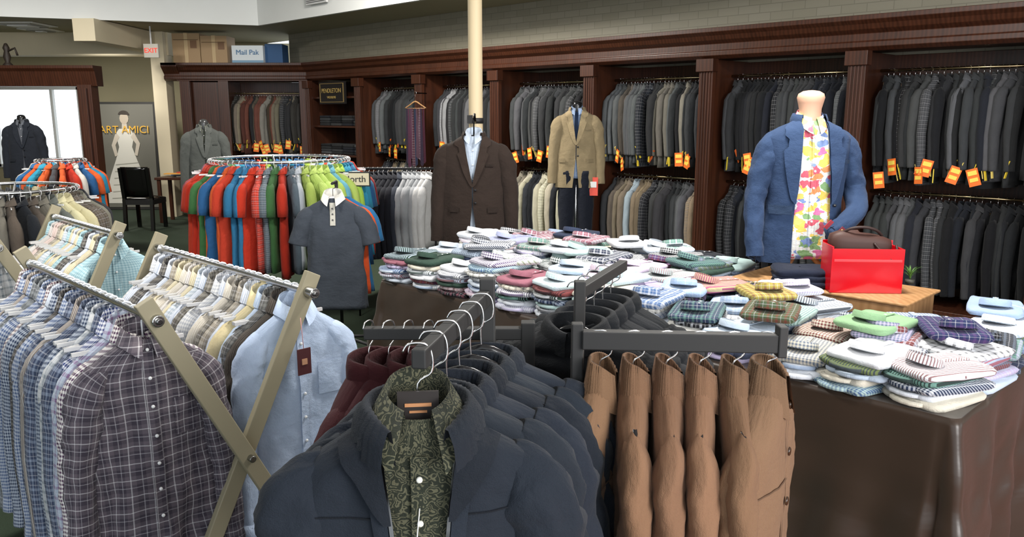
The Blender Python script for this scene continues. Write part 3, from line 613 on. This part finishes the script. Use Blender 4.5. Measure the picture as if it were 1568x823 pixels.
# ================================================================= RACKS
def tee(mb,M,c,mi=M_SOLID,c2=None,L=.72,long=False,th=.5):
    g=Gar(M,U(.205,.225),L+U(-.05,.04),th,.010)
    g.torso(mb,c,mi,c2,16,12); 
    if long: g.sleeves(mb,c,mi,c2,.58,.050,8,2,.15,spread=.01)
    else: g.sleeves(mb,c,mi,c2,seg=8,n=2,wr=.1,flat=.8,paths=[[(s*.12,0,-.085,.025),(s*.16,0,-.12,.045),(s*.188,0,-.19,.052),(s*.205,0,-.33,.052)] for s in(-1,1)])
    g.collar(mb,c,mi,c2,.056,.034,.006,.03,.3,9,.6)
def round_rack(name,x,y,h,r,n,pal,L=.74,long=False):
    mb=MB(); ring=[(r*math.cos(t),r*math.sin(t),h) for t in [i*2*math.pi/48 for i in range(49)]]
    M=T(x,y,0); mb.tube(ring,.013,8,M,CHR,M_METAL,None,1,(0,0,1)); 
    for k in range(4):
        a=k*math.pi/2+.4; mb.tube([(0,0,h-.25),(r*.99*math.cos(a),r*.99*math.sin(a),h)],.009,8,M,CHR,M_METAL); mb.tube([(0,0,.12),(r*.85*math.cos(a),r*.85*math.sin(a),.01)],.014,8,M,CHR,M_METAL)
    mb.tube([(0,0,.05),(0,0,h-.2)],.018,10,M,CHR,M_METAL); mb.build('round_clothing_rack')
    mb=MB()
    for k in range(n):
        t=2*math.pi*k/n; c,c2,mi=pal(k/n); c=jit(c,.85,1.1)
        G=M@T(r*math.cos(t),r*math.sin(t),h-.08)@RZ(math.degrees(t)+U(-12,12)); tee(mb,G,c,mi,c2,L,long); hook(mb,G,.09,0,WHT,M_GLOSS); 
        if R()<.5: mb.box((0,0,.0),(.3,.006,.012),WHT,M_GLOSS,G@T(0,0,-.02))
    return mb.build(name)
brights=[hx('b8321f'),hx('d25a2c'),hx('2a5a8a'),hx('2f88a8'),hx('3f7040'),hx('9ab84a'),hx('e0ddd2'),hx('23262c'),hx('7a2028'),hx('5a6a7a'),hx('c8402a'),hx('6aa8c0')]
def palb(f):
    if .5<f<.72: c=random.choice([hx('c8402a'),hx('d65c2a'),hx('2f6f9a'),hx('b8321f'),hx('3f7040'),hx('2a5a8a'),hx('e0ddd2'),hx('c8402a')]); mi=M_SOLID
    elif .72<=f<.84: c=random.choice([hx('3f6a3c'),hx('b8321f'),hx('55606a'),hx('2a2d33'),hx('7a2028'),hx('b9bfc4')]); mi=random.choice([M_SOLID,M_SOLID,M_PLAID])
    elif .84<=f<.94: c=random.choice([hx('9abc4a'),hx('a9c060'),hx('e0ddd2'),hx('6aa8c0')]); mi=random.choice([M_SOLID,M_STR])
    else: c=random.choice(brights); mi=M_SOLID
    return c,tuple(min(1,v*1.6+.08) for v in c),mi
round_rack('hanging_polo_shirts',-1.99,6.9,1.32,.57,64,palb,.80)
greys=[hx('2f3236'),hx('4a4d50'),hx('6a6d6a'),hx('23262c'),hx('7a776c'),hx('5a5248')]
round_rack('hanging_sport_coats',-3.95,6.2,1.13,.5,46,lambda f:(lambda c:(c,tuple(v*1.5 for v in c),random.choice([M_SOLID,M_SOLID,M_PLAID])))(random.choice(greys+[hx('d8cfa8')])),.76,True)
tp=[hx('d25a2c'),hx('2f88a8'),hx('d25a2c'),hx('4a4d50'),hx('d25a2c'),hx('b8321f'),hx('c9c5bc'),hx('2a5a8a')]
round_rack('hanging_t_shirts',-5.4,9.6,1.16,.26,24,lambda f:(lambda c:(c,c,M_SOLID))(tp[int(f*24)%8]),.74)
def bar_rack(mb,p0,p1,h,col=BLK,mi=M_MATTE,r=.012):
    p0=Vector((*p0,0));p1=Vector((*p1,0)); d=(p1-p0).normalized(); s_=Vector((-d.y,d.x,0)); up=Vector((0,0,h))
    mb.tube([p0+up,p1+up],r,8,I4,col,mi)
    for p in(p0,p1): mb.tube([p,p+up],r,8,I4,col,mi); mb.tube([p-s_*.25+Vector((0,0,.015)),p+s_*.25+Vector((0,0,.015))],r,8,I4,col,mi)
mb=MB(); bar_rack(mb,(-1.42,7.45),(-.72,7.45),1.2); mb.build('clothing_rack')
mb=MB()
for k in range(15):
    x=-1.38+k*.044; c=hx('1b1d25') if k<8 else random.choice([hx('c8c8c8'),hx('a0a3a7'),hx('b6b9bc'),hx('3a3f4a')]); G=T(x,7.45,1.12)@RZ(72+U(-6,6)); tee(mb,G,c,M_SOLID,None,.66,True); hook(mb,G,.09,0,WHT,M_GLOSS)
mb.build('hanging_knitwear')
e=empty('rack_sign'); mb=MB(); mb.box((-1.30,6.6,1.17),(.26,.015,.12),hx('101010')); mb.box((-1.30,6.59,1.17),(.24,.006,.10),hx('c9bfa2')); mb.tube([(-1.30,6.62,1.1),(-1.30,6.62,.0)],.008,8,I4,BLK,M_METAL); mb.build('sign_plate',e); text('sign_text','North',.075,T(-1.30,6.584,1.17),hx('151515'),e,.001)
taupe=hx('8f876f'); D=Vector((-.7071,.7071,0)); SD=Vector((.7071,.7071,0))
def xrack(P1,P2,L,h=1.1):
    mb=MB(); P1=Vector((*P1,0));P2=Vector((*P2,0)); up=Vector((0,0,h))
    for k,off in enumerate((0,L)):
        a=P1+D*off; b=P2+D*off
        for q,(s_,f_) in enumerate(((a,b),(b,a))):
            dd=(f_-s_).normalized(); o=D*(.016 if q else -.016)
            mb.beam(s_+up+Vector((0,0,.06))-dd*.03+o,f_+dd*.02+o+Vector((0,0,.01)),.055,.026,SD,taupe,M_MATTE)
            mb.tube([s_+up-D*.045,s_+up+D*.045],.019,12,I4,(.5,.5,.48),M_METAL); mb.tube([s_+up-D*.055,s_+up-D*.03],.010,8,I4,(.25,.25,.25),M_METAL)
        m=(a+b)/2+Vector((0,0,h*.53)); mb.tube([m-D*.05,m+D*.05],.012,10,I4,(.35,.35,.33),M_METAL)
    for p in(P1,P2): mb.tube([p+up,p+D*L+up],.014,12,I4,CHR,M_METAL)
    for p in (P1,P2): mb.beam(p+D*.02+Vector((0,0,.12)),p+D*(L-.02)+Vector((0,0,.12)),.05,.025,(0,0,1),taupe,M_MATTE)
    return mb.build('x_frame_clothing_rack',bevel=.003)
xrack((-1.07,2.30),(-.70,2.67),1.3); xrack((-2.36,3.60),(-1.99,3.97),1.05)
def shirt(mb,M,c,mi,c2,L=.76,hi=False,w=.205,th=.58):
    q=(52,44,24,7) if hi else (18,14,10,3)
    g=Gar(M,w*U(.96,1.04),L+U(-.05,.04),th,.012 if hi else .009,nf=4)
    g.torso(mb,c,mi,c2,q[0],q[1]); g.sleeves(mb,c,mi,c2,.6,.05,q[2],q[3],.24,spread=.025,cuff=c); g.collar(mb,c,mi,c2,.056,.040,.01,.045,.22,24 if hi else 12,.75)
    if hi:
        g.patch(mb,lambda d:-.015,lambda d:.015,.03,L-.03,.006,c,mi,c2,40); g.buttons(mb,0,[.03+.09*k for k in range(8)],.0055,WHT,.010); g.patch(mb,lambda d:.06,lambda d:.16,.2,.32,.005,c,mi,c2,12,6)
    else: mb.box((0,0,0),(.34,.01,.012),(.55,.55,.55),M_GLOSS,M@T(0,0,-.05))
    hook(mb,M,.09,0,(.75,.77,.8),M_GLOSS,.003)
    return g
shp=[(hx('c0c6d0'),hx('4a5f88'),M_GING),(hx('d0d2d4'),hx('6a7a86'),M_PLAID),(hx('5f6366'),hx('999ea0'),M_PLAID),(hx('bac4d4'),hx('dde1e6'),M_STR),(hx('e6e4e0'),hx('5a3a4a'),M_GING),(hx('404a62'),hx('98a4b8'),M_PLAID),(hx('7a6e66'),hx('c8c4be'),M_STR),(hx('4f3a48'),hx('a898a8'),M_PLAID),(hx('2a3a58'),hx('b8c0cc'),M_GING),(hx('33302e'),hx('8a8580'),M_PLAID)]
wrm=[(hx('c4bcae'),hx('dcd8ce'),M_STR),(hx('948c7e'),hx('c4beb2'),M_PLAID),(hx('c9b0a8'),hx('e0d8d4'),M_STR),(hx('a9b6c2'),hx('d8dce0'),M_GING),(hx('c4b894'),hx('e0dac8'),M_STR),(hx('66625a'),hx('a8a49a'),M_PLAID),(hx('dcdcda'),hx('a89890'),M_STR),(hx('4a4846'),hx('8a867e'),M_PLAID),(hx('dfe3ea'),hx('9aaac4'),M_STR),(hx('e2e2e0'),hx('b0b4bc'),M_GING)]
def row(name,P,L,items,step=.05,h=1.1,start=.05,first=None,ang=45,Lg=.76):
    mb=MB(); P=Vector((*P,0)); k=start; i=0
    while k<L-.05:
        p=P+D*k; M=T(p.x,p.y,h-.075)@RZ(ang+U(-10,10)); c,c2,mi=random.choice(items)
        if first and i<len(first): c,c2,mi=first[i]
        shirt(mb,M,c,mi,c2,Lg,hi=(i<2)); k+=step*U(.75,1.3) if i else .055; i+=1
    return mb.build(name)
row('hanging_casual_shirts',(-1.07,2.30),1.3,shp,start=.095,first=[(hx('625a62'),hx('3c3742'),M_BIG),(hx('e9e6e2'),hx('4a2a4c'),M_GING),(hx('b9c4d4'),hx('7a3a7a'),M_PLAID),(hx('e6e8ee'),hx('2f3f7a'),M_GING)])
row('hanging_casual_shirts',(-.70,2.67),1.3,wrm,start=.095,first=[(hx('bccde6'),hx('b6cae8'),M_SOLID),(hx('3b352e'),hx('57504a'),M_STR),(hx('5a5a58'),hx('8a8a86'),M_PLAID),(hx('a9bcd4'),hx('c8d2de'),M_STR),(hx('d4c69c'),hx('efe8d0'),M_SOLID)])
row('hanging_casual_shirts',(-2.36,3.60),1.05,wrm+shp,start=.08)
row('hanging_casual_shirts',(-1.99,3.97),1.05,wrm+[(hx('8cb0bc'),hx('b8d4da'),M_GING)]*3,start=.08)
mb=MB(); M=T(-.70,2.575,.88)@RZ(45); mb.box((0,0,0),(.05,.004,.09),hx('4a1f22'),M_MATTE,M); mb.box((0,-.003,.0),(.02,.002,.02),hx('b98a6a'),M_MATTE,M); mb.tube([(0,0,.045),(.0,.01,.15)],.0012,5,M,hx('c98a8a'),M_MATTE); mb.build('hang_tag')
# ================================================================= FOREGROUND: navy jackets
navy=hx('20262f'); gun=hx('222222')
mb=MB(); A0=Vector((-.155,1.265,1.30)); A1=Vector((-.06,1.72,1.30))
mb.beam(A0,A1,.034,.026,(0,0,1),gun,M_MATTE); mb.beam((-.055,1.74,0),(-.055,1.74,1.34),.034,.034,(1,0,0),gun,M_MATTE)
mb.beam((-.37,1.93,1.16),(.03,1.93,1.16),.03,.03,(0,0,1),gun,M_MATTE); mb.beam((.04,1.93,0),(.04,1.93,1.19),.035,.035,(1,0,0),gun,M_MATTE); mb.beam((-.055,1.74,1.16),(-.055,1.93,1.16),.03,.03,(0,0,1),gun,M_MATTE)
mb.beam((-.35,1.60,.02),(.2,2.05,.02),.04,.03,(0,0,1),gun,M_MATTE); mb.beam((.2,1.55,.025),(-.35,2.1,.025),.04,.03,(0,0,1),gun,M_MATTE)
mb.build('four_way_clothing_rack',bevel=.003)
def loop(mb,M,z1,z0=0,col=WHT):
    pts=[(0,0,z0),(0,.0,z1-.05),(.024,0,z1-.03),(.024,0,z1+.004),(.012,0,z1+.020),(-.014,0,z1+.020),(-.024,0,z1+.006)]
    mb.tube([p[:3] for p in catmull(pts,4)],.0020,6,M,col,M_METAL)
def bomber(mb,M,c,shirt_in=False,w=.235,L=.70,sd=1,hi=True):
    g=Gar(M,w,L,.95 if shirt_in else .7,.011,sd,nf=4); op=(lambda d:.066-.046*min(1,d/.40)) if shirt_in else None
    q=(84,60) if hi else (40,30)
    g.torso(mb,c,M_SOLID,None,*q,op=op)
    g.sleeves(mb,c,M_SOLID,None,.62,.062,30 if hi else 18,8,.26,spread=.05,flat=.78)
    g.stand(mb,tuple(x*.75 for x in c),M_SOLID,.074 if shirt_in else .058,.035 if shirt_in else .022,.55 if shirt_in else .15,.022,72,.010,ribs=46,frontdrop=.035,ry=.9 if shirt_in else .55,base=.01)
    if shirt_in:
        for s_ in(-1,1):
            g.patch(mb,lambda d:s_*(op(d)-.003),lambda d:s_*(op(d)+.003),.03,L-.01,.004,(.16,.16,.16),M_METAL,None,50,1)
            g.patch(mb,lambda d:s_*(op(d)+.004),lambda d:s_*(op(d)+.03),.05,L-.01,.006,tuple(x*1.15 for x in c),M_SOLID,None,50,2)
            g.patch(mb,lambda d:s_*(.09),lambda d:s_*(.185),.285,.291,.007,(.35,.35,.35),M_METAL,None,1,12)
            g.patch(mb,lambda d:s_*(.085),lambda d:s_*(.19),.27,.284,.005,tuple(x*.7 for x in c),M_SOLID,None,2,12); g.patch(mb,lambda d:s_*(.085),lambda d:s_*(.19),.292,.306,.005,tuple(x*.7 for x in c),M_SOLID,None,2,12)
            g.patch(mb,lambda d:s_*.06,lambda d:s_*.2,.155,.158,.004,tuple(x*.45 for x in c),M_SOLID,None,1,12)
            g.patch(mb,lambda d:s_*(op(d)-.004),lambda d:s_*(op(d)+.055*(1-(d/.16)**2)+.006),.0,.16,.016,tuple(x*.7 for x in c),M_SOLID,None,14,6)
    return g
mb=MB(); M0=T(-.16,1.29,1.195)@RZ(6)
bomber(mb,M0,navy,True,.24,.72,2)
for k in range(1,6):
    t=k*.075; M=T(-.16+.25*t,1.29+t,1.20-.004*k)@RZ(4+U(-7,9)); bomber(mb,M,jit(navy,.75,1.3),False,.235+.005*k,.7,k*7.)
mb.build('navy_bomber_jackets')
mb=MB()
for k in range(6): M=T(-.16+.25*k*.075,1.29+k*.075,1.2)@RZ(6); loop(mb,M,.10,.0); hanger(mb,M,.17,BLK)
mb.build('coat_hangers')
mb=MB(); g=Gar(M0@T(0,.004,.006),.195,.7,.8,.004,6); pa=hx('2b2f26'); pb=hx('5e5d4a')
g.torso(mb,pa,M_PAIS,pb,64,50); g.collar(mb,pa,M_PAIS,pb,.056,.045,.014,.08,.42,36,.95,.034); g.patch(mb,lambda d:-.014,lambda d:.014,.06,.66,.007,pa,M_PAIS,pb,40); g.buttons(mb,0,[.1+.075*k for k in range(7)],.0055,hx('d8d8d0'),.012)
mb.box((0,-.01,.02),(.07,.006,.05),hx('1b1310'),M_MATTE,M0); mb.box((0,-.014,.022),(.045,.002,.006),hx('b07a50'),M_MATTE,M0); mb.box((0,-.014,.01),(.03,.002,.004),hx('b07a50'),M_MATTE,M0)
mb.build('paisley_shirt')
mb=MB(); mb.tube([(0,-.085,-.13),(-.006,-.105,-.18),(0,-.11,-.215)],.001,5,M0,WHT,M_MATTE); mb.box((0,-.11,-.245),(.05,.003,.06),(.85,.85,.85),M_MATTE,M0); mb.box((0,-.113,-.24),(.032,.002,.010),hx('303030'),M_MATTE,M0); mb.build('price_tag')
mb=MB()
for k in range(4):
    M=T(-.36+.05*k,1.93,1.08)@RZ(60+U(-8,8)); g=Gar(M,.2,.65,.7,.01); g.torso(mb,hx('421c20'),M_SOLID,None,24,18); g.sleeves(mb,hx('421c20'),M_SOLID,None,.5,.05,12,4,.2); g.stand(mb,hx('3a1418'),M_SOLID,.06,.03,.2,.01,20,.01,ry=.6); loop(mb,M,.09)
mb.build('burgundy_cardigans')
mb=MB(); B0=Vector((.155,1.70,1.21)); B1=Vector((.585,1.67,1.21))
mb.beam(B0,B1,.042,.028,(0,0,1),gun,M_MATTE); mb.beam((.145,1.71,0),(.145,1.71,1.245),.026,.026,(1,0,0),gun,M_MATTE); mb.beam((.585,1.67,1.18),(.585,1.67,1.25),.02,.034,(1,0,0),gun,M_MATTE)
mb.beam((.17,1.95,1.26),(.33,2.32,1.26),.03,.026,(0,0,1),gun,M_MATTE); mb.beam((.17,1.95,0),(.17,1.95,1.29),.028,.028,(1,0,0),gun,M_MATTE); mb.beam((.145,1.71,1.15),(.17,1.95,1.15),.03,.03,(0,0,1),gun,M_MATTE)
mb.beam((-.05,1.5,.02),(.6,2.1,.02),.04,.03,(0,0,1),gun,M_MATTE); mb.beam((.5,1.45,.025),(0,2.1,.025),.04,.03,(0,0,1),gun,M_MATTE)
mb.build('four_way_clothing_rack',bevel=.003)
camel=hx('80614a'); mb=MB(); hb=MB()
PC=[(0,.056,.075),(.02,.085,.09),(.045,.13,.1),(.075,.172,.105),(.105,.198,.105),(.15,.205,.11),(.25,.195,.115),(.45,.192,.12),(.75,.21,.125)]
for k in range(6):
    x=.195+k*.073; M=T(x,1.695-.003*k,1.115)@RZ((78+U(-8,8)) if k<5 else 60); c=jit(camel,.9,1.1)
    g=Gar(M,.205,.80,.34 if k<5 else .5,.008,k*3.+1,nf=3,body=PC); g.torso(mb,c,M_SOLID,None,60,46); g.sleeves(mb,c,M_SOLID,None,.6,.05,28,8,.22,spread=.003,flat=.66)
    g.stand(mb,tuple(v*.8 for v in c),M_SOLID,.040,.058,.3,-.006,72,.009,ribs=44,frontdrop=.03,ry=.5 if k<5 else .7,base=.028)
    g.patch(mb,lambda d:-.004,lambda d:.002,.03,.78,.004,tuple(v*.5 for v in c),M_SOLID,None,40,1)
    g.patch(mb,lambda d:-.17,lambda d:-.02,.2,.204,.003,tuple(v*.55 for v in c),M_SOLID,None,1,8)
    if k==5: g.buttons(mb,.03,[.05,.16,.28,.4],.010,hx('3a2718'),.006)
    hanger(hb,M,.17,BLK); loop(hb,M@RZ(-78),.095)
mb.build('camel_coats'); hb.build('coat_hangers')
mb=MB(); hb=MB()
for k in range(5):
    M=T(.165+.032*k,2.0+.075*k,1.155)@RZ(-18+U(-5,5)); c=jit(hx('1a1d21'),.8,1.25); g=Gar(M,.25,.72,.9,.006,k*5.+2,quilt=.016)
    g.torso(mb,c,M_SOLID,None,50,110); 
    w=.235
    for sg in(-1,1):
        c_=catmull([(sg*(w-.085),0,-.085,.035),(sg*(w-.045),0,-.12,.06),(sg*(w-.015),0,-.18,.075),(sg*(w+.02),0,-.35,.072),(sg*(w+.04),-.02,-.74,.055)],16)
        mb.tube([p[:3] for p in c_],[p[3]*(1+.16*abs(math.sin(i*.42))) for i,p in enumerate(c_)],20,M,c,M_SOLID,wr=.08)
    g.stand(mb,c,M_SOLID,.06,.03,.12,.02,40,.014,frontdrop=.02,ry=.65); loop(hb,M,.10); hanger(hb,M,.17)
mb.build('black_puffer_jackets'); hb.build('coat_hangers')
# ================================================================= LIGHTS / WORLD / CAMERA
w=bpy.data.worlds.new('world'); bpy.context.scene.world=w; w.use_nodes=True
bg=w.node_tree.nodes['Background']; bg.inputs[0].default_value=(.86,.93,1,1); bg.inputs[1].default_value=1.6
def area(name,loc,tgt,sx,sy,e,col=(1,1,1)):
    l=bpy.data.lights.new(name,'AREA'); l.shape='RECTANGLE'; l.size=sx; l.size_y=sy; l.energy=e; l.color=col
    o=bpy.data.objects.new(name,l); o.location=loc; o.rotation_euler=(Vector(tgt)-Vector(loc)).to_track_quat('-Z','Y').to_euler(); bpy.context.collection.objects.link(o)
area('assumed_rear_fill',(3.2,-1.8,2.3),(.2,4,.9),3,2.0,260,(1,.98,.96))  # added fill lamp behind the camera, for daylight assumed from an unseen storefront
area('overhead_fill_1',(-2.2,3.4,3.5),(-2.2,3.4,0),.6,.6,105,(1,.96,.9))  # overhead area lights from here on are unseen fill, added without fixtures
area('overhead_fill_2',(1.2,3.6,3.5),(1.3,4,0),.6,.6,135,(1,.96,.9))
area('overhead_fill_3',(-1.6,8.0,3.5),(-1.2,9.2,0),.6,.6,190,(1,.95,.88))
area('overhead_fill_4',(-6,8.6,3.5),(-6,9,0),.6,.6,130,(1,.95,.88))
area('overhead_fill_5',(-6.6,13.0,2.5),(-6.6,14,0),.5,.5,35,(1,.95,.88))
cam=bpy.data.cameras.new('camera'); co=bpy.data.objects.new('camera',cam); bpy.context.collection.objects.link(co)
co.location=(0,0,1.7); co.rotation_euler=(math.radians(90-11),0,0); cam.lens=28; cam.sensor_width=36; cam.clip_start=.05
bpy.context.scene.camera=co
vs=bpy.context.scene.view_settings
vs.view_transform='Standard'; vs.exposure=0.12
